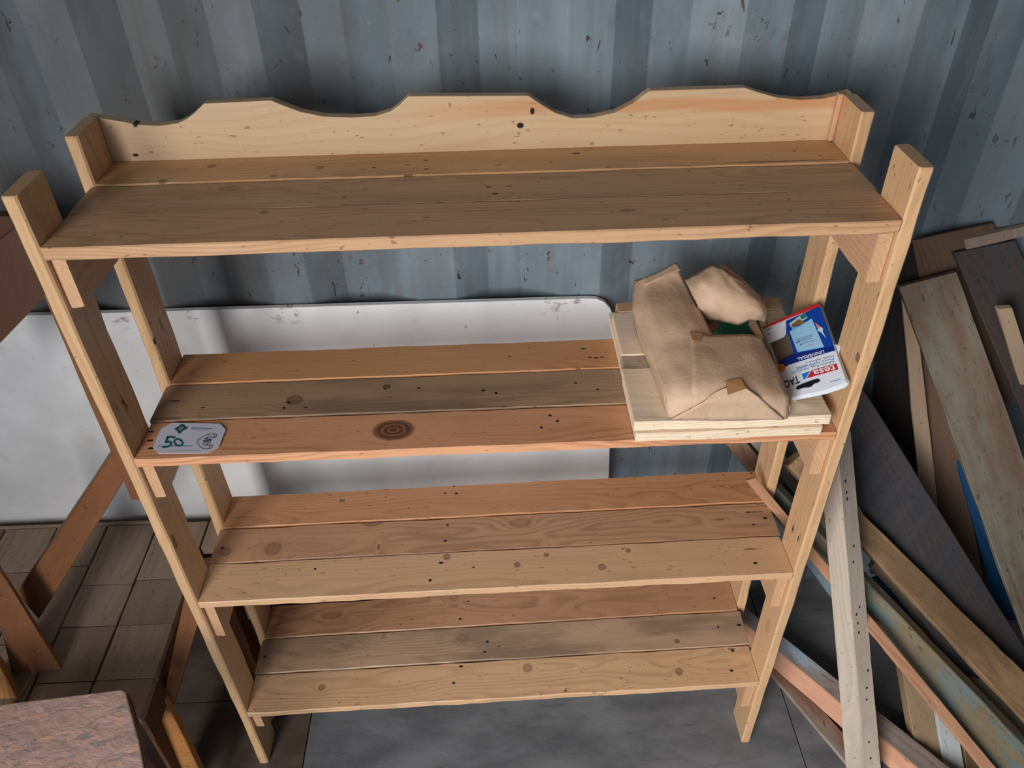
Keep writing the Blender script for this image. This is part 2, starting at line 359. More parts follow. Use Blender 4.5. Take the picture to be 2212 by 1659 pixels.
for i, (z, dz, pt, th, ys) in enumerate(SH):
    for j in range(3):
        lo, dk = [(c_[0]*1.01, c_[1]*.998, c_[2]*.955) for c_ in SC[i][j]]
        y0, y1 = ys[j]+(.0012 if j else -.001), ys[j+1]-.0012
        lift = (.0012, 0, .0015)[j] if i in (0, 2) else (0, .0008, .002)[j]
        xl, xr = XL(z)+.001, W(z)-.001
        if j == 1: xl -= .004; xr += .004
        def zz(x, y): return z+dz*(x/1.158)+pt*y+lift
        Q = [(xr, y1, zz(xr, y1)), (xr, y0, zz(xr, y0)), (xl, y0, zz(xl, y0)), (xl, y1, zz(xl, y1))]
        o = board('shelf_board', Q, 0, None, shelf, ext=(0, 0, -th), seg=46, cham=.0018, jit=.0013, seed=i*3+j+10)
        kk = []; hh = []
        zc = z+lift
        for (u, v, rx, ry, st) in KN.get((i, j), ()):
            P = at(u, v, z=zc+dz*.5); P = at(u, v, z=zz(P.x, P.y)); l = to_local(o, P); kk.append((l.x, l.y, rx, ry, st))
        for (u, v, rx, ry) in HO.get((i, j), ()):
            P = at(u, v, z=zc+dz*.5); P = at(u, v, z=zz(P.x, P.y)); l = to_local(o, P); hh.append((l.x, l.y, rx, ry))
        o.data.materials.append(wood('shelf_wood_%d_%d' % (i, j), lo, dk, 40+i*3+j, (.007, .006, .005)[j], .55 if (i, j) != (1, 0) else .75, .3, kk, hh, rough=.44, spec=.4,
                                      stain=(122, 102, 84) if (i, j) in ((1, 1), (3, 1)) else None, stain_amt=.5))
MCL = wood('cleat_wood', (204, 162, 124), (152, 108, 76), 77, .006, .6, .3, rough=.5)
CH = [.062, .075], [.078, .072], [.095, .095], [.075, .085]
for i, (z, dz, pt, th, ys) in enumerate(SH):
    for s in (0, 1):
        zt = z+(dz if s else 0)-th-.0015; h = CH[i][s]
        x0 = XL(z)+.0005 if not s else W(z)-.0215
        zb = zt-h
        if i == 0: zb = 1.313 if not s else 1.308
        if i == 1: zb = .924 if not s else .918
        if i == 2: zb = .512 if not s else .533
        if i == 3: zb = .144 if s else .15
        box('cleat', x0, x0+.021, .012, .272, zb, zt, MCL, shelf, axis='y', seg=12, cham=.003, jit=.0015, seed=60+i*2+s)
# backboard with scalloped top
BB = [(215, 250), (258, 262), (300, 270), (345, 272), (385, 266), (405, 256), (420, 244), (440, 224), (585, 217), (612, 228), (650, 242), (700, 252), (760, 254), (810, 251), (845, 240), (864, 226), (882, 208),
      (1142, 207), (1170, 226), (1200, 244), (1240, 256), (1280, 254), (1330, 243), (1370, 222), (1390, 206), (1405, 196), (1610, 190), (1640, 200), (1680, 211), (1730, 216), (1780, 213), (1822, 200)]
yb = .284
top = [at(u, v, y=yb) for u, v in BB]
top[0].x = XL(1.5)-.018; top[-1].x = W(1.5)+.016
pts = [V((top[0].x, yb, 1.395))] + top + [V((top[-1].x, yb, 1.395))]
bb = poly_slab('backboard', pts, (0, .017, 0), wood('backboard_wood', (202, 172, 136), (178, 138, 98), 91, .013, .3, .3, rough=.42, spec=.4), shelf, .0015)
m_, = bb.data.materials
# grain along x already (object axes); nail holes as small recessed dark pits
MB_ = flat('dark_pit', (26, 18, 14), .9)
bb.data.materials.clear()
hp = [(1150, 240, .004, .006), (1124, 271, .006, .005), (292, 270, .004, .004), (293, 335, .005, .003)]
o0 = bb.matrix_basis.translation
bbw = wood('backboard_wood', (202, 172, 136), (178, 138, 98), 91, .013, .3, .3, rough=.42, spec=.4)
bb.data.materials.append(bbw)
t = NT(bbw); bs = [n for n in t.n if n.type == 'BSDF_PRINCIPLED'][0]; c0 = bs.inputs['Base Color'].links[0].from_socket
pb = t.obj(); hm = None
for u, v, rx, rz in hp:
    P = at(u, v, y=yb)-o0
    d = t.vm('LENGTH', t.vm('MULTIPLY', t.vm('SUBTRACT', pb, (P.x, 0, P.z)), (1/rx, 0, 1/rz)))
    k = t.mr(d, .7, 1.15, 1., 0.); hm = k if hm is None else t.math('MAXIMUM', hm, k)
# orange heartwood streak along the lower middle of the board
sv = t.xyz(pb)
st = t.math('MULTIPLY', t.mr(t.math('ABSOLUTE', t.math('ADD', sv[2], t.math('MULTIPLY', t.math('SUBTRACT', t.noise(t.vm('MULTIPLY', pb, (3, 1, 10)), 1., 3), .5), .05))), .004, .016, .55, 0.), t.mr(sv[0], -.15, .15))
c1 = t.mix(st, c0, lin((196, 128, 74)))
t.l.new(t.mix(hm, c1, lin((24, 16, 12))), bs.inputs['Base Color'])
box('corner_strip', W(1.45)-.009, W(1.45)-.0005, .2825-.011, .2825, 1.4165, 1.492, bbw, shelf, axis='z', seg=4, seed=5)
# ================================================================== WHITE PANEL behind
PP = V((.5, .428, 1.04)); PN = V((0, -1, .012)).normalized()
wp = [(-420, 696), (1270, 645), (1290, 646), (1306, 653), (1318, 666), (1324, 680), (1326, 695), (1315, 1030)]
wq = [onplane(u, v, PP, PN) for u, v in wp]
EZ = wq[1].z-(sum(q.z for q in wq)+.004)/(len(wq)+2)
m, t, b = newmat('white_laminate', .35, 0, .5)
p = t.obj()
c = t.mix(t.mr(t.noise(t.vm('MULTIPLY', p, (4, 1, 4)), 1., 4, .6), .35, .7), lin((226, 226, 226)), lin((206, 206, 206)))
c = t.mix(t.mr(t.noise(t.vm('MULTIPLY', p, (9, 1, 9)), 1., 5, .6), .58, .72, 0, .35), c, lin((176, 158, 138)))
zz_ = t.xyz(p)[2]
edge = t.mr(zz_, EZ-.05, EZ-.004, 0., 1.)
c = t.mix(t.math('MULTIPLY', edge, t.math('MULTIPLY', t.mr(t.noise(t.vm('MULTIPLY', p, (26, 1, 60)), 1., 6, .7), .52, .62, 0, .85), t.mr(t.noise(t.vm('MULTIPLY', p, (7, 0, 0)), 1., 2, .5), .5, .62))), c, lin((110, 72, 50)))
c = t.mix(t.mr(t.noise(p, 60, 2, .5), .73, .76, 0, .6), c, lin((110, 100, 90)))
t.l.new(c, b.inputs['Base Color']); MWH = m
dn = (wq[-1]-wq[-2]); k = (wq[-1].z-.002)/(-dn.z)
br = wq[-1]+dn*k
bl = V((wq[0].x, br.y, .002))
wh = poly_slab('laminate_sheet', wq+[br, bl], (0, .012, 0), MWH, None, .001)
tag(wh, 'large white laminate panel with rounded corner leaning on the corrugated wall', 'sheet')
# ================================================================== PRICE CARD
zc = 1.0276+.0012+.0008
card_px = [(371.6, 913.3), (475.6, 915), (487.5, 928), (472.6, 965.5), (448.8, 978.5), (342.8, 979.5), (329.9, 965.5), (347.8, 926.3)]
MCARD = flat('card_paper', (206, 208, 222), .45)
card = poly_slab('price_card', [at(u, v, z=zc+.0006) for u, v in card_px], (0, 0, -.0006), MCARD)
tag(card, 'white octagonal price card reading 50 euro on the second shelf', 'card')
NAVY = flat('navy_ink', (38, 44, 92), .5); TEAL = flat('teal_marker', (0, 104, 104), .5); LOGO = flat('logo_teal', (34, 78, 92), .5)
CYAN = flat('pale_logo', (128, 168, 168), .5); ORG = flat('orange_ink', (206, 176, 160), .5); BLU2 = flat('blue_ink', (84, 116, 160), .5)
def mesh2(name, vs, fs, mat, parent, M=None):
    o0 = V(vs[0]); me = bpy.data.meshes.new(name); me.from_pydata([tuple(V(v)-o0) for v in vs], [], fs); me.materials.append(mat)
    return link(name, me, Matrix.Translation(o0), parent)
class Face:   # a flat face onto which print is laid
    def __init__(s, P, n, parent, off=.0003): s.P, s.n, s.parent, s.off = V(P), V(n).normalized(), parent, off
    def pt(s, u, v, k=1): return onplane(u, v, s.P, s.n)+s.n*s.off*k
    def poly(s, name, px, mat, k=1): return mesh2(name, [s.pt(u, v, k) for u, v in px], [tuple(range(len(px)))], mat, s.parent)
    def ribbon(s, name, lines, w, mat, k=1, closed=False):
        vs = []; fs = []
        for ln in lines:
            P = [V((a, b_)) for a, b_ in ln]
            b0 = len(vs)
            for i, q in enumerate(P):
                if closed: d = P[(i+1) % len(P)]-P[i-1]
                else: d = P[min(i+1, len(P)-1)]-P[max(i-1, 0)]
                d = d.normalized() if d.length else V((1, 0)); n = V((-d.y, d.x))*w/2
                vs += [s.pt(*(q+n), k), s.pt(*(q-n), k)]
            for i in range(len(P)-(0 if closed else 1)):
                j = (i+1) % len(P); fs.append((b0+2*i, b0+2*j, b0+2*j+1, b0+2*i+1))
        return mesh2(name, vs, fs, mat, s.parent)
    def text(s, name, body, o, ex, ey, mat, k=1, bold=0.):
        # o: pixel of the baseline start; ex/ey: pixel vectors of the text's full width and of its height
        cu = bpy.data.curves.new('t', 'FONT'); cu.body = body; cu.offset = bold; cu.resolution_u = 3
        ob = bpy.data.objects.new('t', cu); COL.objects.link(ob)
        dg = bpy.context.evaluated_depsgraph_get(); dg.update()
        me = bpy.data.meshes.new_from_object(ob.evaluated_get(dg)); COL.objects.unlink(ob); bpy.data.objects.remove(ob)
        xs = [v.co.x for v in me.vertices]; x0, x1 = min(xs), max(xs); H = .7
        vs = []
        for v in me.vertices:
            a = (v.co.x-x0)/(x1-x0); b_ = v.co.y/H
            vs.append(s.pt(o[0]+ex[0]*a+ey[0]*b_, o[1]+ex[1]*a+ey[1]*b_, k))
        fs = [tuple(q.vertices) for q in me.polygons]
        o_ = mesh2(name, vs, fs, mat, s.parent); bpy.data.meshes.remove(me); return o_
cf = Face((0, 0, zc+.0006), (0, 0, 1), card)
cz = lambda L_: [(300+x/10.055, 880+y/10.055) for x, y in L_]
cf.poly('logo', cz([(765, 465), (840, 425), (905, 375), (950, 362), (985, 375), (1010, 410), (1065, 445), (1060, 460), (985, 500), (930, 525), (905, 570), (875, 575), (850, 555), (835, 520), (800, 490)]), LOGO)
cf.poly('logo_centre', cz([(890, 425), (975, 425), (935, 500), (860, 500)]), CYAN, 2)
cf.poly('logo_dot', cz([(895, 450), (930, 445), (920, 475), (885, 478)]), LOGO, 3)
cf.ribbon('printed_line', [cz([(1142+i*23, 447+i*.9), (1142+i*23+17, 450+i*.9)]) for i in range(20)], 2.0, BLU2)
cf.ribbon('printed_line', [cz([(1142+i*22, 488+i*.4), (1142+i*22+16, 489+i*.4)]) for i in range(17)], 1.2, flat('pale_blue_ink', (138, 164, 200), .5))
cf.ribbon('printed_line', [cz([(630+i*36, 950-i*.5), (630+i*36+29, 950-i*.5)]) for i in range(19)], 1.5, ORG)
cf.ribbon('rule_line', [cz([(412, 848), (1165, 838)])], .9, NAVY)
cf.ribbon('digit_five', [cz([(612, 652), (700, 650), (790, 660)]), cz([(630, 640), (608, 690), (585, 762), (600, 775)]), cz([(580, 768), (640, 752), (690, 765), (708, 795), (690, 825), (640, 850), (580, 868), (505, 868)])], 4.3, TEAL, 2)
cf.ribbon('digit_zero', [cz([(770+88+ 88*math.cos(a)+ 22*-math.sin(a)*-1, 768+72*math.sin(a)) for a in [i*math.tau/22 for i in range(22)]])], 3.8, TEAL, 2, closed=True)
ecx, ecy = 1480, 745
outer = [(1690, 600), (1640, 585), (1560, 582), (1480, 600), (1400, 635), (1345, 680), (1325, 690), (1290, 690), (1278, 722), (1300, 735), (1265, 755), (1250, 785), (1290, 792), (1300, 830), (1340, 870), (1400, 900), (1470, 905), (1580, 890),
         (1605, 825), (1545, 822), (1520, 835), (1450, 835), (1400, 815), (1380, 785), (1550, 785), (1560, 757), (1385, 752), (1390, 728), (1575, 728), (1590, 695), (1425, 690), (1480, 655), (1550, 640), (1620, 662), (1665, 668)]
cf.ribbon('euro_sign', [cz(outer)], 1.15, NAVY, 2, closed=True)
cf.ribbon('euro_bars', [cz([(1650, 600), (1625, 660)]), cz([(1550, 822), (1535, 890)]), cz([(1450, 700), (1580, 700)]), cz([(1500, 655), (1450, 690)]), cz([(1530, 700), (1520, 725)]), cz([(1480, 730), (1475, 752)]), cz([(1500, 785), (1480, 825)]), cz([(1440, 755), (1540, 755)])], 1.0, NAVY, 2)
# ================================================================== PINE PANELS ON THE SECOND SHELF
MPA = wood('raw_pine_a', (238, 216, 188), (206, 176, 144), 120, .008, .5, .2, rough=.62, spec=.25)
MPB = wood('raw_pine_b', (240, 220, 192), (208, 176, 140), 123, .007, .6, .2, rough=.62, spec=.25, stain=(150, 140, 128), stain_amt=.1)
MPC = wood('raw_pine_c', (214, 190, 160), (150, 130, 112), 126, .006, .6, .3, rough=.65, spec=.25, stain=(130, 122, 114), stain_amt=.5)
MPD = wood('raw_pine_back', (206, 166, 128), (170, 124, 88), 127, .006, .6, .3, rough=.65, spec=.25)
st2 = empty('pine_panel', (.98, .17, 1.03), 'lower pale sawn pine panel of the two stacked on the second shelf', 'panel')
box('plank', .819, 1.125, -.008, .150, 1.0305, 1.0485, MPB, st2, axis='x', seg=20, cham=.002, jit=.0012, seed=3)
box('plank', .821, 1.148, .152, .350, 1.0305, 1.0485, MPA, st2, axis='x', seg=20, cham=.002, jit=.0012, seed=4)
st1 = empty('pine_panel', (.98, .17, 1.05), 'upper pale sawn pine panel of edge-glued planks under the paper bag', 'panel')
box('plank', .816, 1.137, -.003, .142, 1.0495, 1.0685, MPB, st1, axis='x', seg=20, cham=.002, jit=.0014, seed=5)
box('plank', .819, 1.143, .143, .180, 1.0490, 1.0672, MPC, st1, axis='x', seg=20, cham=.002, jit=.0012, seed=6)
box('plank', .822, 1.150, .181, .318, 1.0495, 1.0685, MPA, st1, axis='x', seg=20, cham=.002, jit=.0012, seed=7)
box('plank', .834, 1.154, .319, .352, 1.0495, 1.0690, MPD, st1, axis='x', seg=20, cham=.002, jit=.0012, seed=8)
# ================================================================== PAPER BAG
m, t, b = newmat('kraft_paper', .62, 0, .35)
p = t.obj()
c = t.mix(t.mr(t.noise(p, 14, 4, .6), .3, .7), lin((202, 172, 144)), lin((188, 158, 131)))
c = t.mix(t.mr(t.noise(t.vm('MULTIPLY', p, (400, 30, 60)), 1., 2, .6), .5, .8, 0, .2), c, lin((160, 128, 98)))
t.l.new(c, b.inputs['Base Color'])
t.l.new(t.bump(t.math('ADD', t.noise(p, 22, 3, .5), t.math('MULTIPLY', t.noise(p, 75, 3, .6, 1.2), .4)), .004, .5), b.inputs['Normal'])
KRAFT = m
TAPE = flat('tape', (176, 134, 92), .35, .5)
bag = empty('paper_bag', (.98, .1, 1.0690), 'crumpled brown kraft paper bag torn open on top of the pine panels', 'bag')
def sheet(name, rows, mat, parent, sub=2, thick=.0008, crumple=.0015, seed=0, skirt=None):
    nc = len(rows[0]); vs = []; fs = []
    R = [[at(u, v, z=z) for (u, v, z) in r] for r in rows]
    for r in R: vs += r
    for i in range(len(R)-1):
        for j in range(nc-1): fs.append((i*nc+j, i*nc+j+1, (i+1)*nc+j+1, (i+1)*nc+j))
    o0 = sum(vs, V())/len(vs)
    me = bpy.data.meshes.new(name); me.from_pydata([tuple(v-o0) for v in vs], [], fs)
    import bmesh
    bm = bmesh.new(); bm.from_mesh(me)
    bmesh.ops.subdivide_edges(bm, edges=bm.edges, cuts=3, use_grid_fill=True, smooth=.22)
    for v in bm.verts:
        q = v.co*1.0
        d = noise.noise(q*22+V((seed, 0, 0)))*crumple-abs(noise.noise(q*34+V((0, seed, 0))))*crumple*1.6-abs(noise.noise(q*70+V((0, seed, 5))))*crumple*.8
        v.co += v.normal*d if v.normal.length else V()
    bm.to_mesh(me); bm.free()
    me.materials.append(mat)
    o = link(name, me, Matrix.Translation(o0), parent)
    s = o.modifiers.new('s', 'SOLIDIFY'); s.thickness = thick; s.offset = 0
    for f in me.polygons: f.use_smooth = True
    if hasattr(me, 'set_sharp_from_angle'): me.set_sharp_from_angle(angle=.7)
    return o
ZB = 1.0692
sheet('bag_top', [
    [(1372, 611, 1.125), (1390, 602, 1.15), (1416, 591, 1.16), (1440, 581, 1.165), (1460, 569, 1.17)],
    [(1369, 628, 1.125), (1392, 619, 1.145), (1420, 608, 1.152), (1447, 600, 1.155), (1475, 602, 1.155)],
    [(1366, 672, 1.12), (1400, 665, 1.145), (1440, 660, 1.15), (1475, 655, 1.15), (1503, 655, 1.145)],
    [(1380, 712, 1.115), (1415, 705, 1.138), (1455, 700, 1.145), (1500, 700, 1.145), (1527, 700, 1.138)],
    [(1394, 750, 1.112), (1430, 742, 1.13), (1470, 738, 1.137), (1515, 735, 1.138), (1543, 735, 1.132)],
    [(1415, 800, 1.108), (1450, 795, 1.124), (1490, 790, 1.132), (1525, 785, 1.134), (1560, 780, 1.132)],
    [(1430, 835, 1.106), (1465, 838, 1.12), (1505, 838, 1.124), (1540, 838, 1.126), (1575, 838, 1.126)],
    [(1437, 852, 1.104), (1471, 864, 1.108), (1506, 866, 1.11), (1542, 866, 1.112), (1577, 866, 1.112)],
    [(1442, 900, 1.074), (1474, 906, 1.071), (1509, 907, 1.0705), (1543, 907, 1.0705), (1577, 908, 1.0705)]], KRAFT, bag, crumple=.0016, seed=1)
sheet('bag_front', [
    [(1490, 718, 1.144), (1530, 724, 1.142), (1570, 724, 1.14), (1615, 724, 1.138), (1642, 728, 1.13)],
    [(1492, 745, 1.142), (1535, 750, 1.14), (1580, 750, 1.14), (1625, 750, 1.136), (1656, 755, 1.122)],
    [(1495, 790, 1.139), (1540, 792, 1.138), (1590, 792, 1.137), (1640, 792, 1.132), (1678, 796, 1.116)],
    [(1494, 835, 1.130), (1540, 836, 1.13), (1590, 836, 1.13), (1645, 834, 1.126), (1695, 834, 1.112)],
    [(1494, 862, 1.116), (1540, 865, 1.116), (1590, 864, 1.116), (1650, 862, 1.114), (1709, 860, 1.102)],
    [(1492, 906, 1.0725), (1540, 907.5, 1.0715), (1590, 908, 1.0715), (1645, 907, 1.0715), (1701, 904, 1.073)]], KRAFT, bag, crumple=.0016, seed=2)
sheet('bag_side', [
    [(1642, 728, 1.13), (1656, 755, 1.122), (1678, 796, 1.116), (1695, 834, 1.112), (1709, 860, 1.102)],
    [(1640, 738, 1.105), (1655, 765, 1.10), (1676, 806, 1.095), (1692, 845, 1.09), (1706, 880, 1.09)],
    [(1636, 748, 1.0705), (1650, 778, 1.0705), (1672, 822, 1.0705), (1688, 862, 1.0705), (1701, 904, 1.073)]], KRAFT, bag, crumple=.001, seed=3)
sheet('bag_side', [
    [(1366, 672, 1.12), (1380, 712, 1.115), (1394, 750, 1.112), (1415, 800, 1.108), (1437, 852, 1.104)],
    [(1372, 700, 1.095), (1386, 738, 1.09), (1400, 772, 1.09), (1420, 822, 1.088), (1440, 876, 1.088)],
    [(1378, 725, 1.0705), (1390, 760, 1.0705), (1406, 795, 1.0705), (1426, 845, 1.0705), (1444, 900, 1.0705)]], KRAFT, bag, crumple=.0008, seed=4)
sheet('bag_mouth', [
    [(1479, 604, 1.165), (1493, 598, 1.172), (1509, 591, 1.182), (1524, 580, 1.19), (1537, 571, 1.196), (1556, 580, 1.196), (1575, 592, 1.192), (1606, 612, 1.185), (1640, 640, 1.17)],
    [(1490, 625, 1.165), (1505, 620, 1.175), (1522, 612, 1.186), (1540, 603, 1.190), (1556, 602, 1.193), (1575, 608, 1.190), (1598, 620, 1.188), (1622, 632, 1.178), (1648, 654, 1.162)],
    [(1503, 650, 1.155), (1518, 645, 1.165), (1537, 638, 1.172), (1556, 633, 1.180), (1576, 633, 1.182), (1595, 637, 1.182), (1615, 645, 1.180), (1637, 656, 1.176), (1655, 668, 1.152)],
    [(1515, 673, 1.138), (1532, 670, 1.146), (1550, 668, 1.152), (1570, 668, 1.158), (1588, 670, 1.162), (1606, 672, 1.164), (1624, 672, 1.168), (1640, 672, 1.168), (1654, 682, 1.14)],
    [(1524, 690, 1.118), (1540, 691, 1.122), (1557, 694, 1.126), (1575, 698, 1.130), (1592, 701, 1.132), (1608, 698, 1.136), (1622, 690, 1.142), (1638, 690, 1.138), (1652, 697, 1.115)]], KRAFT, bag, crumple=.0022, seed=5)
sheet('bag_mouth', [
    [(1545, 569, 1.185), (1552, 575, 1.186), (1563, 573, 1.188), (1590, 592, 1.18), (1620, 618, 1.165), (1650, 645, 1.15)],
    [(1550, 600, 1.17), (1560, 604, 1.17), (1575, 610, 1.17), (1600, 625, 1.165), (1630, 645, 1.15), (1657, 668, 1.13)],
    [(1560, 660, 1.11), (1570, 662, 1.11), (1585, 665, 1.11), (1610, 670, 1.11), (1635, 680, 1.10), (1659, 700, 1.08)]], KRAFT, bag, crumple=.0012, seed=6)
sheet('rim_fold', [
    [(1371, 606, 1.128), (1395, 600, 1.152), (1420, 589, 1.163), (1442, 578, 1.170), (1461, 567, 1.174)],
    [(1373, 622, 1.128), (1398, 615, 1.152), (1424, 603, 1.162), (1448, 592, 1.168), (1472, 583, 1.170)]], KRAFT, bag, crumple=.0008, seed=9, thick=.0014)
# folded gusset flap on the bag's end and the pale creases of its seams
def strip3(name, pts, w, mat, parent):
    vs = []; fs = []
    for (u, v, z) in pts: vs += [at(u, v-w/2, z=z), at(u, v+w/2, z=z)]
    for i in range(len(pts)-1): fs.append((2*i, 2*i+2, 2*i+3, 2*i+1))
    o = mesh2(name, vs, fs, mat, parent); s_ = o.modifiers.new('s', 'SOLIDIFY'); s_.thickness = .0012; return o
CREASE = flat('kraft_crease', (214, 186, 156), .5); 
gp = [(1447, 907, 1.0745), (1564, 838, 1.1335), (1612, 838, 1.1335), (1694, 907, 1.0745)]
gl = [(1450, 905, 1.0745), (1490, 884, 1.0965), (1520, 868, 1.117), (1538, 850, 1.1275), (1566, 838, 1.1335)]
gr = [(1612, 838, 1.1335), (1640, 858, 1.121), (1668, 884, 1.096), (1694, 906, 1.0745)]
def lerp3(A, n):
    out = []
    for i in range(n):
        f = i/(n-1)*(len(A)-1); k = min(int(f), len(A)-2); q = f-k
        out.append(tuple(A[k][j]*(1-q)+A[k+1][j]*q for j in range(3)))
    return out
lf, rt = lerp3(gl, 7), list(reversed(lerp3(gr, 7)))
rows = []
for a, b_ in reversed(list(zip(lf, rt))):
    rows.append([tuple(a[j]*(1-f)+b_[j]*f for j in range(3)) for f in (0, .25, .5, .75, 1)])
sheet('bag_flap', rows, KRAFT, bag, crumple=.0004, seed=8, thick=.0012)
def tape(px, z):
    o = poly_slab('tape', [at(u, v, z=zz_) for (u, v), zz_ in zip(px, z)], (0, 0, -.0004), TAPE, bag); return o
tape([(1567, 823), (1600, 817), (1613, 839), (1572, 853)], (1.138, 1.138, 1.1345, 1.131))
tape([(1490, 717), (1518, 720), (1513, 740), (1496, 734)], (1.1475, 1.147, 1.147, 1.1475))
# book in the bag
GREEN = flat('book_green', (28, 96, 78), .35, .5); BBR = flat('book_brown', (120, 78, 52), .5); PAGE = flat('book_edge', (196, 160, 124), .6)
book = empty('book', (1.0, .15, 1.10), 'green and brown covered book inside the torn paper bag', 'book')
poly_slab('cover', [at(1520, 680, z=1.116), at(1634, 676, z=1.116), at(1660, 760, z=1.116), at(1540, 760, z=1.116)], (0, 0, -.002), GREEN, book)
poly_slab('cover_patch', [at(1525, 686, z=1.1166), at(1568, 684, z=1.1166), at(1546, 712, z=1.1166), at(1532, 718, z=1.1166)], (0, 0, -.0005), BBR, book)
poly_slab('pages', [at(1522, 682, z=1.1135), at(1632, 678, z=1.1135), at(1658, 760, z=1.1135), at(1542, 760, z=1.1135)], (0, 0, -.03), PAGE, book)
poly_slab('spine', [at(1618, 692, z=1.124), at(1631, 688, z=1.124), at(1650, 729, z=1.124), at(1637, 733, z=1.124)], (0, 0, -.012), PAGE, book, .001)
# ================================================================== ADHESIVE CARTON
B0 = at(1705, 859, z=1.0735); B1 = at(1827, 820, z=1.142); B2 = at(1646.5, 707, z=1.086)
bn = (B1-B0).cross(B2-B0).normalized()
if bn.z < 0: bn = -bn
tk = flat('carton_white', (222, 228, 238), .4, .5); BLUE = flat('carton_blue', (0, 62, 160), .35, .5); DBL = flat('carton_navy', (0, 34, 122), .35, .5)
RED = flat('carton_red', (196, 32, 40), .35, .5); SKY = flat('print_sky', (150, 200, 230), .4); LBL = flat('print_blue', (0, 122, 200), .4)
INK = flat('print_black', (20, 22, 34), .5); BROWNI = flat('carton_inside', (122, 104, 88), .8); ORNG = flat('print_orange', (214, 118, 24), .4); GREY = flat('print_grey', (108, 120, 140), .5)
carton = empty('adhesive_carton', (B0+B1)/2, 'small blue and white adhesive putty carton lying upside down against the right upright', 'box')
tz = lambda L_: [(1620+x/7.541, 640+y/7.541) for x, y in L_]
body = [tz([(a, b_)])[0] for a, b_ in ((200, 505), (1110, 115), (1140, 160), (1392, 885), (1555, 1330), (1545, 1375), (1490, 1430), (1190, 1535), (640, 1650), (430, 1120))]
pc = [onplane(u, v, B0, bn) for u, v in body]
dpt = -bn*.014
# front panel as ring with window; side walls
win = [onplane(u, v, B0, bn) for u, v in tz([(320, 770), (555, 660), (590, 600), (640, 640), (715, 945), (560, 1020), (435, 1085)])]
def panel_with_hole(name, outer, hole, mat, parent, th):
    o0 = outer[0]
    cu = bpy.data.curves.new(name, 'CURVE'); cu.dimensions = '2D'; cu.fill_mode = 'BOTH'
    X = (outer[1]-outer[0]).normalized(); N = bn; Y = N.cross(X)
    M = Matrix((X, Y, N)).transposed().to_4x4(); M.translation = o0; Mi = M.inverted()
    for P in (outer, hole):
        sp = cu.splines.new('POLY'); sp.points.add(len(P)-1)
        for i, q in enumerate(P):
            l = Mi @ q; sp.points[i].co = (l.x, l.y, 0, 1)
        sp.use_cyclic_u = True
    cu.extrude = th/2
    ob = bpy.data.objects.new('t', cu); COL.objects.link(ob); dg = bpy.context.evaluated_depsgraph_get(); dg.update()
    me = bpy.data.meshes.new_from_object(ob.evaluated_get(dg)); COL.objects.unlink(ob); bpy.data.objects.remove(ob)
    me.name = name; me.materials.clear(); me.materials.append(mat)
    return link(name, me, M, parent)
panel_with_hole('front_panel', pc, win, tk, carton, .0006)
n = len(pc)
mesh2('side_walls', [p_-bn*.0004 for p_ in pc]+[p_+dpt*.8 for p_ in pc], [(i, (i+1) % n, (i+1) % n+n, i+n) for i in range(n)], tk, carton)
mesh2('back_panel', [p_+dpt*.8 for p_ in pc], [tuple(range(n))], BROWNI, carton)
kf = Face(B0+bn*.0003, bn, carton, .00025)
kf.poly('blue_print', tz([(590, 400), (1140, 160), (1392, 885), (1200, 935), (740, 1075), (715, 945), (640, 640), (590, 600)]), BLUE)
kf.poly('navy_band', tz([(700, 950), (1370, 815), (1392, 885), (1200, 940), (620, 1125), (585, 1155), (435, 1090), (560, 1020)]), DBL, 2)
kf.poly('red_strip', tz([(200, 505), (1110, 115), (1150, 165), (600, 380), (210, 540)]), RED, 3)
kf.poly('yellow_print', tz([(215, 520), (330, 470), (345, 492), (222, 540)]), ORNG, 4)
kf.poly('leaflet_print', tz([(648, 578), (1010, 365), (1212, 830), (780, 915)]), SKY, 3)
kf.poly('photo_print', tz([(640, 455), (890, 268), (945, 352), (690, 520)]), flat('photo_pale', (190, 206, 196), .4), 4)
kf.poly('photo_print', tz([(680, 470), (800, 375), (905, 430), (850, 460), (690, 510)]), flat('photo_brown', (130, 88, 52), .4), 5)
kf.poly('photo_print', tz([(820, 330), (890, 275), (935, 345), (850, 385)]), flat('photo_teal', (30, 112, 120), .4), 5)
kf.poly('photo_print', tz([(690, 520), (860, 470), (960, 400), (990, 392), (680, 575)]), flat('photo_sky', (96, 170, 222), .4), 5)
kf.poly('pen_print', tz([(1062, 425), (1100, 455), (1165, 510), (1130, 530), (1100, 520)]), flat('pen_pink', (214, 130, 124), .4), 4)
kf.poly('pen_print', tz([(1130, 525), (1165, 500), (1200, 540), (1190, 575), (1250, 690), (1160, 590), (1115, 570), (1108, 545)]), flat('pen_white', (205, 220, 226), .4), 5)
kf.ribbon('small_print', [tz([(740+i*6, 770-i*28), (1010+i*14, 690-i*30)]) for i in range(3)] + [tz([(870, 775), (1060, 720)])], .9, GREY, 5)
kf.ribbon('small_print', [tz([(905, 820), (1020, 795)])], 1.6, flat('print_pink', (226, 132, 160), .4), 5)
kf.ribbon('small_print', [tz([(760, 770), (820, 735)]), tz([(820, 800), (860, 780)])], 2.6, GREY, 5)
kf.text('word_universal', 'UNIVERSAL', tz([(1208, 880)])[0], (-440/7.541, 133/7.541), (1.6, 6.2), tk, 5, .02)
kf.text('word_line', 'Masilla Adhesiva', tz([(1362, 962)])[0], (-455/7.541, 120/7.541), (1.2, 3.6), GREY, 3)
kf.text('word_line', 'Pasta fija y quita', tz([(1368, 1006)])[0], (-620/7.541, 160/7.541), (1.2, 3.8), LBL, 3)
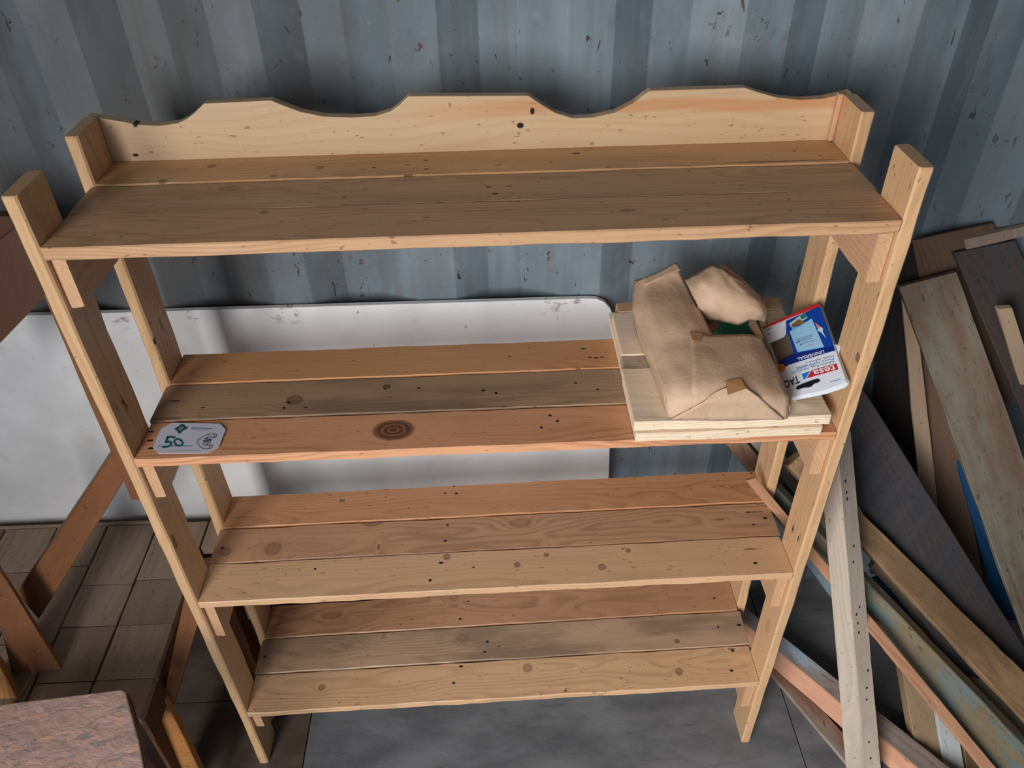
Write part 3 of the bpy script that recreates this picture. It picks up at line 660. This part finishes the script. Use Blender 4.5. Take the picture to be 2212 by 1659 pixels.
kf.text('word_line', 'Adhesive Putty', tz([(1378, 1050)])[0], (-390/7.541, 100/7.541), (1.2, 4.2), GREY, 3)
kf.text('word_line', 'Kleefpasta', tz([(950, 1165)])[0], (-280/7.541, 80/7.541), (1.2, 3.6), LBL, 3)
kf.text('word_line', 'Kneten', tz([(1035, 1100)])[0], (-270/7.541, 80/7.541), (1.2, 4.2), GREY, 3)
kf.poly('brand_blue', tz([(850, 1272), (985, 1222), (905, 1352), (882, 1362)]), LBL, 3)
kf.poly('brand_red', tz([(925, 1342), (1000, 1222), (1020, 1205), (1412, 1098), (1442, 1195)]), RED, 3)
kf.text('brand_word', 'tesa', tz([(1390, 1120)])[0], (-362/7.541, 98/7.541), (3.4, 13.5), tk, 5, .015)
kf.text('word_tack', 'TACK', tz([(790, 1300)])[0], (-320/7.541, 120/7.541), (4.2, 14.5), INK, 3, .02)
kf.ribbon('small_print', [tz([(1310, 1400), (1480, 1355)])], 1.8, flat('print_pale', (140, 160, 205), .4), 3)
kf.poly('orange_dot', tz([(520+62*math.cos(a), 1170+66*math.sin(a)) for a in [i*math.tau/18 for i in range(18)]]), ORNG, 4)
kf.poly('hanging_slot', tz([(752, 1500), (775, 1465), (865, 1425), (985, 1380), (1095, 1345), (1140, 1355), (1150, 1385), (1110, 1410), (1050, 1430), (1010, 1470), (965, 1490), (930, 1490), (870, 1495), (790, 1525), (762, 1520)]), INK, 3)
fl_ = kf.poly('torn_flap', tz([(235, 565), (420, 480), (600, 385), (575, 540), (550, 665), (320, 765), (290, 690)]), tk, 8)
kf.ribbon('small_print', [tz([(280, 570), (360, 530)]), tz([(300, 640), (350, 625)])], 2.0, GREY, 10)
p3 = [onplane(u, v, B0-bn*.006, bn) for u, v in tz([(1360, 780), (1480, 795), (1440, 975), (1400, 900)])]
poly_slab('side_flap', p3, -bn*.0006, tk, carton)
# ================================================================== PLANK-TOPPED TABLE (left)
TBL = wood('table_wood_a', (138, 116, 100), (102, 82, 70), 201, .010, .45, .5, rough=.6, spec=.25, grime=.4)
TB2 = wood('table_wood_b', (150, 128, 110), (110, 90, 76), 205, .012, .5, .5, rough=.6, spec=.25, grime=.5)
TB3 = wood('table_wood_c', (126, 104, 92), (92, 72, 62), 209, .010, .5, .5, rough=.6, spec=.25, grime=.4)
tb = empty('plank_table', (-.4, .13, 0), 'low weathered table topped with short reclaimed planks, behind the left furniture frame', 'table')
cols = [(-.742, -.622, [.39, .18, -.03, -.125]), (-.619, -.497, [.385, .25, .06, -.125]), (-.494, -.374, [.385, .262, .055, -.125]), (-.371, -.252, [.385, .205, .094, -.039, -.125]),
        (-.248, -.128, [.385, .214, .093, -.037, -.125]), (-.125, -.042, [.388, .300])]
rn = random.Random(5)
for ci, (x0, x1, ys) in enumerate(cols):
    for j in range(len(ys)-1):
        dz = rn.uniform(-.0015, .0015)
        box('plank', x0+rn.uniform(0, .0015), x1-rn.uniform(0, .0015), ys[j+1]+rn.uniform(.0008, .002), ys[j]-.0008, .428, .45+dz, rn.choice((TBL, TB2, TB3)), tb, axis='y', seg=5, cham=.0015, jit=.001, seed=ci*9+j)
box('edge_batten', -.742, -.24, .386, .394, .43, .4535, TB2, tb, axis='x', seg=10, seed=2)
DKW = wood('dark_wood', (96, 66, 48), (60, 38, 28), 220, .01, .5, .4, rough=.7, spec=.2)
box('apron', -.74, -.13, -.115, -.095, .35, .427, DKW, tb, axis='x', seg=4)
box('apron', -.74, -.13, .35, .37, .35, .427, DKW, tb, axis='x', seg=4)
box('apron', -.15, -.13, -.094, .349, .35, .427, DKW, tb, axis='y', seg=4)
for (x, y) in ((-.73, -.09), (-.20, -.09), (-.73, .30), (-.20, .30)):
    box('leg', x, x+.045, y, y+.045, 0, .427, DKW, tb, axis='z', seg=4)
# ================================================================== BROWN FRAME (left)
BR1 = wood('brown_stain', (124, 80, 50), (82, 52, 34), 231, .009, .6, .45, rough=.5, spec=.3)
BR2 = wood('brown_stain_dark', (84, 56, 42), (58, 36, 27), 235, .009, .6, .45, rough=.55, spec=.3)
BR3 = wood('honey_wood', (176, 122, 70), (132, 84, 46), 239, .009, .6, .4, rough=.5, spec=.3, grime=.5)
fr = empty('sawhorse', (-.3, .08, .45), 'brown-stained wooden sawhorse with crossed legs left of the shelving unit', 'sawhorse')
def pq(*c): return [at(u, v, **{a: val}) for (u, v, a, val) in c]
board('brace', pq((262, 950, 'y', .13), (292, 1000, 'y', .13), (84, 1338, 'y', .09), (37, 1284, 'y', .10)), .03, BR1, fr, seg=14, seed=1)
board('brace', pq((-60, 1120, 'y', .055), (-10, 1215, 'y', .045), (168, 1500, 'y', -.02), (45, 1525, 'y', -.03)), .022, BR1, fr, seg=14, seed=2)
board('brace', pq((-40, 1400, 'y', -.04), (0, 1440, 'y', -.045), (42, 1520, 'y', -.075), (-40, 1540, 'y', -.075)), .02, BR3, fr, seg=6, seed=3)
board('leg', pq((92, 636, 'y', .12), (112, 640, 'y', .12), (302, 1080, 'y', .12), (283, 1080, 'y', .12)), .06, BR1, fr, seg=14, seed=4)
board('top_board', pq((-120, 620, 'y', .20), (70, 460, 'y', .20), (112, 625, 'y', .20), (-90, 835, 'y', .20)), .025, BR2, fr, seg=12, seed=5)
board('top_board', pq((-160, 466, 'y', .26), (40, 468, 'y', .26), (60, 580, 'y', .26), (-160, 700, 'y', .26)), .02, BR2, fr, seg=8, seed=6)
fr2 = empty('sawhorse', (-.12, -.02, 0), 'small honey-coloured sawhorse leg pair low beside the left front upright', 'sawhorse')
board('brace', pq((404, 1262, 'y', .02), (436, 1320, 'y', .01), (371, 1540, 'y', -.03), (350, 1520, 'y', -.03)), .025, BR1, fr2, seg=12, seed=7)
board('brace', pq((352, 1512, 'y', -.035), (362, 1512, 'y', -.035), (450, 1700, 'y', -.06), (318, 1604, 'y', -.06)), .02, BR3, fr2, seg=12, seed=8) if False else None
poly_slab('brace', pq((356, 1514, 'y', -.04), (400, 1598, 'y', -.055), (448, 1700, 'y', -.075), (360, 1700, 'y', -.075), (318, 1605, 'y', -.055)), (0, .02, 0), BR3, fr2, .002)
# ================================================================== RED-BROWN SEAT (bottom left)
m, t, b = newmat('lacquered_seat', .3, 0, .5)
p = t.obj()
c = t.mix(t.mr(t.noise(t.vm('MULTIPLY', p, (14, 34, 10)), 1., 4, .6, .8), .35, .65), lin((206, 168, 152)), lin((182, 154, 144)))
c = t.mix(t.mr(t.noise(t.vm('ADD', t.vm('MULTIPLY', p, (30, 50, 10)), (4, 0, 0)), 1., 3, .6, 1.), .55, .66, 0, .7), c, lin((142, 138, 132)))
c = t.mix(t.mr(t.noise(t.vm('ADD', t.vm('MULTIPLY', p, (26, 60, 10)), (9, 3, 0)), 1., 3, .6, 1.), .58, .68, 0, .7), c, lin((222, 172, 148)))
t.l.new(c, b.inputs['Base Color'])
t.l.new(t.bump(t.noise(t.vm('MULTIPLY', p, (26, 44, 10)), 1., 4, .6, .8), .006, .6), b.inputs['Normal'])
MSE = m; MSD = flat('seat_edge', (58, 28, 24), .25, .5)
zs = .6
sp_ = [at(u, v, z=zs) for u, v in ((-160, 1535), (0, 1521), (262, 1489), (271, 1495), (300, 1600), (330, 1760), (-160, 1820))]
seat = empty('red_brown_stool', (-.2, -.3, 0), 'glossy red-brown lacquered stool top at the bottom left corner', 'stool')
poly_slab('seat', sp_, (0, 0, -.006), MSE, seat, .004)
poly_slab('seat_edge', [sum(sp_, V())/7+(q-sum(sp_, V())/7)*1.02-V((0, 0, .0065)) for q in sp_], (0, 0, -.028), MSD, seat, .003)
cx_ = sum(sp_, V())/7
for q in (sp_[0], sp_[3], sp_[5], sp_[6]):
    r_ = cx_+(q-cx_)*.8
    box('leg', r_.x-.015, r_.x+.015, r_.y-.015, r_.y+.015, 0, .565, MSD, seat, axis='z', seg=3)
# ================================================================== TIMBER PILE (right)
def tw(n_, l, d, seed, **k): return wood(n_, l, d, seed, .010, .55, .5, rough=.68, spec=.2, **k)
DG = tw('dark_grey_timber', (70, 64, 62), (46, 40, 38), 303, stain=(56, 60, 68), stain_amt=.5)
TN = tw('tan_timber', (176, 140, 104), (130, 98, 70), 305, stain=(104, 84, 64), stain_amt=.4, grime=.4)
MOT = tw('mottled_timber', (134, 120, 94), (90, 80, 62), 307, stain=(96, 132, 142), stain_amt=.35, stain_scale=16, grime=.7)
RED_ = tw('reddish_lath', (186, 138, 108), (148, 102, 76), 309)
PNK = tw('pink_timber', (206, 154, 126), (164, 114, 90), 311, stain=(150, 176, 196), stain_amt=.15)
GBL = tw('grey_blue_timber', (128, 114, 106), (84, 72, 66), 313, stain=(160, 192, 214), stain_amt=.35, grime=.5)
OLD = tw('old_brown_timber', (116, 96, 80), (78, 64, 54), 315, stain=(128, 126, 112), stain_amt=.5, grime=.6)
OLD2 = tw('old_dark_timber', (72, 62, 56), (48, 42, 38), 317, stain=(60, 60, 64), stain_amt=.5, grime=.6)
BLP = tw('blue_painted_timber', (24, 74, 118), (18, 52, 84), 319)
PAL = tw('pale_lath', (168, 144, 120), (136, 112, 92), 321)
YEL = tw('yellow_timber', (160, 136, 106), (124, 102, 78), 323)
WHT = tw('whitewashed_timber', (186, 192, 190), (150, 152, 150), 325)
def thing(name, Q, th, mat, label, cat='plank', ext=None, group=None, **k):
    o = board(name, Q, th, mat, None, ext=ext, **k); return tag(o, label, cat, group)
def p1(u, v, a, val): return at(u, v, **{a: val})
# upright-leaning pale beam in front (two faces seen)
e0 = (p1(1770, 985, 'y', .15), p1(1829, 1700, 'z', .0)); e1 = (p1(1806, 930, 'y', .12), p1(1871, 1704, 'z', .0))
e2 = (p1(1838, 930, 'y', .15), p1(1908, 1700, 'z', .0))
e0 = (e0[0], V((e0[1].x, e0[1].y, .001))); 
wtop = e2[0]-e1[0]; 
o = prism('pale_beam', [e1, e2, (e0[0]+(e2[0]-e1[0]), e0[1]+(e2[1]-e1[1])), e0], None, None, seg=30, cham=.002, jit=.0006, seed=31)
fn = (e1[0]-e1[1]).cross(e2[1]-e1[1]).normalized()
hl = []
for u, v in ((1832, 1044), (1835, 1069), (1836, 1083), (1852, 1187), (1849, 1220), (1863, 1318), (1854, 1331), (1857, 1350), (1859, 1370), (1880, 1455), (1876, 1490), (1875, 1515), (1878, 1605), (1882, 1639)):
    l = to_local(o, onplane(u, v, e1[1], fn)); hl.append((l.x, l.y, .0042, .0022))
o.data.materials.append(wood('pale_grey_timber', (188, 174, 158), (154, 138, 124), 301, .010, .4, .4, (), hl, rough=.68, spec=.2))
tag(o, 'pale grey square beam with nail holes leaning behind the right front upright', 'beam')
thing('lath', pq((1614, 1038, 'y', .20), (1633, 1031, 'y', .205), (2172, 1682, 'z', .16), (2145, 1690, 'z', .16)), .012, RED_, 'thin reddish lath poking between the right uprights above the third shelf', 'lath', seg=30, jit=.001, seed=32)
thing('blue_grey_lath', pq((1700, 1160, 'y', .215), (1712, 1148, 'y', .22), (1805, 1272, 'y', .10), (1805, 1305, 'y', .095)), .02, tw('teal_grey', (104, 124, 130), (76, 92, 98), 327), 'short blue-grey lath under the reddish lath beside the right upright', 'lath', seg=8, seed=33)
thing('dark_board', pq((1770, 940, 'y', .31), (1866, 842, 'y', .33), (2340, 1605, 'z', .0), (2210, 1730, 'z', .0)), .02, DG, 'wide dark grey board leaning diagonally behind the tan beam', seg=20, jit=.0015, seed=34)
thing('tan_beam', pq((1703, 1007, 'y', .235), (1733, 981, 'y', .25), (2330, 1568, 'z', .13), (2300, 1650, 'z', .12)), .035, TN, 'long tan beam leaning diagonally, its sawn end showing behind the right front upright', 'beam', seg=24, jit=.0015, seed=35)
thing('split_board', pq((1880, 1225, 'y', .17), (1905, 1205, 'y', .18), (2310, 1615, 'z', .07), (2270, 1680, 'z', .07)), .02, OLD, 'narrow dark split board just below the tan beam', seg=16, jit=.003, seed=36)
thing('blue_board', pq((1890, 1250, 'y', .155), (1912, 1243, 'y', .16), (2300, 1665, 'z', .06), (2260, 1700, 'z', .06)), .02, BLP, 'slim blue-painted board above the mottled green beam', seg=12, seed=37)
thing('mottled_beam', pq((1655, 1095, 'y', .215), (1672, 1048, 'y', .225), (2300, 1700, 'z', .10), (2212, 1730, 'z', .10)), .03, MOT, 'mottled beam with flaking blue-green paint leaning low on the right', 'beam', seg=24, jit=.002, seed=38)
e0 = (p1(1598, 1342, 'z', .055), p1(2080, 1745, 'z', .055)); e1 = (p1(1612, 1392, 'z', .012), p1(2050, 1775, 'z', .012)); e2 = (p1(1592, 1302, 'z', .075), p1(2130, 1726, 'z', .075))
o = prism('pink_beam', [e0, e1, (e1[0]+e2[0]-e0[0], e1[1]+e2[1]-e0[1]), e2], PNK, None, seg=24, jit=.0015, seed=39)
tag(o, 'pinkish beam with greyish painted top edge lying low behind the pale beam', 'beam')
thing('grey_board', pq((1592, 1298, 'z', .080), (1597, 1336, 'z', .061), (2078, 1738, 'z', .061), (2130, 1720, 'z', .080)), .003, GBL, 'weathered grey board with blue paint traces lying on the pinkish beam', seg=24, jit=.001, seed=45)
thing('floor_plank', pq((1640, 1425, 'z', .012), (1655, 1395, 'z', .012), (1960, 1740, 'z', .012), (1905, 1740, 'z', .012)), .011, tw('floor_plank_wood', (140, 104, 84), (100, 72, 58), 329, stain=(170, 170, 160), stain_amt=.3), 'brown plank with pale edge lying flat on the floor under the pinkish beam', seg=16, seed=40)
thing('brown_offcut', pq((1535, 920, 'y', .41), (1582, 920, 'y', .41), (1800, 1180, 'y', .36), (1750, 1180, 'y', .36)), .012, tw('offcut', (150, 118, 94), (96, 76, 64), 331), 'brown plank leaning on the wall, seen under the second shelf', seg=10, seed=41)
thing('grey_offcut', pq((1575, 905, 'y', .385), (1620, 905, 'y', .385), (1850, 1150, 'y', .34), (1800, 1160, 'y', .34)), .012, tw('offcut2', (140, 132, 124), (98, 92, 88), 333), 'grey plank beside the brown one, seen under the second shelf', seg=10, seed=42)
thing('blue_offcut', pq((1575, 965, 'y', .425), (1600, 955, 'y', .425), (1760, 1120, 'y', .40), (1700, 1140, 'y', .40)), .010, BLP, 'blue-painted plank end behind the brown and grey planks at the wall', seg=8, seed=43)
# tall boards leaning on the wall
thing('wide_board', pq((1944, 620, 'y', .40), (2068, 587, 'y', .40), (2395, 1500, 'z', .0), (2290, 1590, 'z', .0)), .018, OLD, 'wide weathered board, front one of the tall boards leaning on the wall', seg=24, jit=.0015, seed=50)
thing('knotted_dark_board', pq((2060, 547, 'y', .425), (2192, 520, 'y', .425), (2600, 1350, 'z', .0), (2450, 1450, 'z', .0)), .014, OLD2, 'dark knotted board leaning behind and right of the wide weathered board', seg=24, jit=.0015, seed=51)
thing('narrow_grey_board', pq((2084, 518, 'y', .430), (2300, 470, 'y', .43), (2300, 489, 'y', .43), (2088, 540, 'y', .43)), .012, tw('narrow_grey', (132, 116, 104), (100, 86, 76), 335), 'narrow grey-brown board lying crosswise on top of the dark knotted board', seg=8, seed=52)
thing('back_board', pq((1972, 520, 'y', .442), (2146, 482, 'y', .442), (2260, 850, 'y', .40), (2040, 900, 'y', .40)), .006, tw('back_dark', (92, 72, 58), (64, 50, 42), 337), 'dark brown board farthest back against the wall', seg=8, seed=53)
thing('tan_lath', pq((2154, 668, 'y', .34), (2187, 666, 'y', .34), (2330, 1100, 'z', .35), (2290, 1110, 'z', .35)), .012, PAL, 'light tan lath in front of the dark knotted board at the right edge', 'lath', seg=10, seed=54)
thing('pale_lath', pq((1950, 650, 'y', .425), (1978, 655, 'y', .425), (2050, 1300, 'z', .12), (2010, 1300, 'z', .12)), .008, PAL, 'pale lath with nail holes emerging left of the wide weathered board', 'lath', seg=16, seed=55)
thing('brown_board', pq((1978, 720, 'y', .438), (2030, 700, 'y', .438), (2130, 1290, 'z', .12), (2035, 1290, 'z', .12)), .006, tw('brown_board_w', (104, 82, 68), (74, 58, 48), 339), 'brown board between the pale lath and the wide weathered board', seg=12, seed=56)
thing('blue_leaning_board', pq((2040, 900, 'y', .425), (2085, 890, 'y', .425), (2225, 1340, 'y', .20), (2160, 1340, 'y', .20)), .01, BLP, 'blue board glimpsed behind the wide weathered board', seg=10, seed=57)
thing('yellow_post', pq((1930, 1330, 'y', .21), (1985, 1330, 'y', .21), (2052, 1760, 'z', .0), (2002, 1765, 'z', .0)), .03, YEL, 'yellowish timber standing on the floor behind the reddish lath', 'post', seg=10, seed=58)
thing('white_post', pq((1992, 1330, 'y', .20), (2030, 1330, 'y', .20), (2100, 1760, 'z', .0), (2054, 1762, 'z', .0)), .03, WHT, 'whitewashed timber standing next to the yellowish one', 'post', seg=10, seed=59)
thing('brown_post', pq((2036, 1330, 'y', .20), (2080, 1330, 'y', .20), (2150, 1740, 'z', .0), (2104, 1758, 'z', .0)), .03, tw('brown_post_w', (128, 100, 74), (92, 70, 52), 341), 'brownish timber standing right of the whitewashed one', 'post', seg=10, seed=60)
thing('shade_sheet', pq((1893, 545, 'y', .443), (1985, 530, 'y', .443), (2060, 1240, 'y', .443), (1880, 1240, 'y', .443)), .003, tw('painted_shade', (38, 33, 32), (28, 24, 24), 345), 'added near-black sheet standing in for shade on the wall left of the tall boards, just right of the shelving', 'sheet', seg=8, seed=61)  # added sheet; its near-black colour is the shade of the gap
o = box('dark_plank', -.06, .34, .300, .318, .0, .425, wood('dark_brown_plank', (58, 40, 32), (38, 26, 22), 347, .01, .5, .5, rough=.7, spec=.2), None, axis='z', seg=6, seed=62)
tag(o, 'dark brown plank standing on edge behind the lower left of the shelving unit', 'plank')
o = box('brown_block', -.115, -.065, .235, .285, .0, .435, wood('brown_block_w', (120, 78, 50), (84, 52, 34), 349, .01, .5, .5, rough=.7, spec=.2), None, axis='z', seg=6, seed=63)
tag(o, 'small brown timber block in the gap between plank table and shelving', 'block')
bpy.context.view_layer.update()
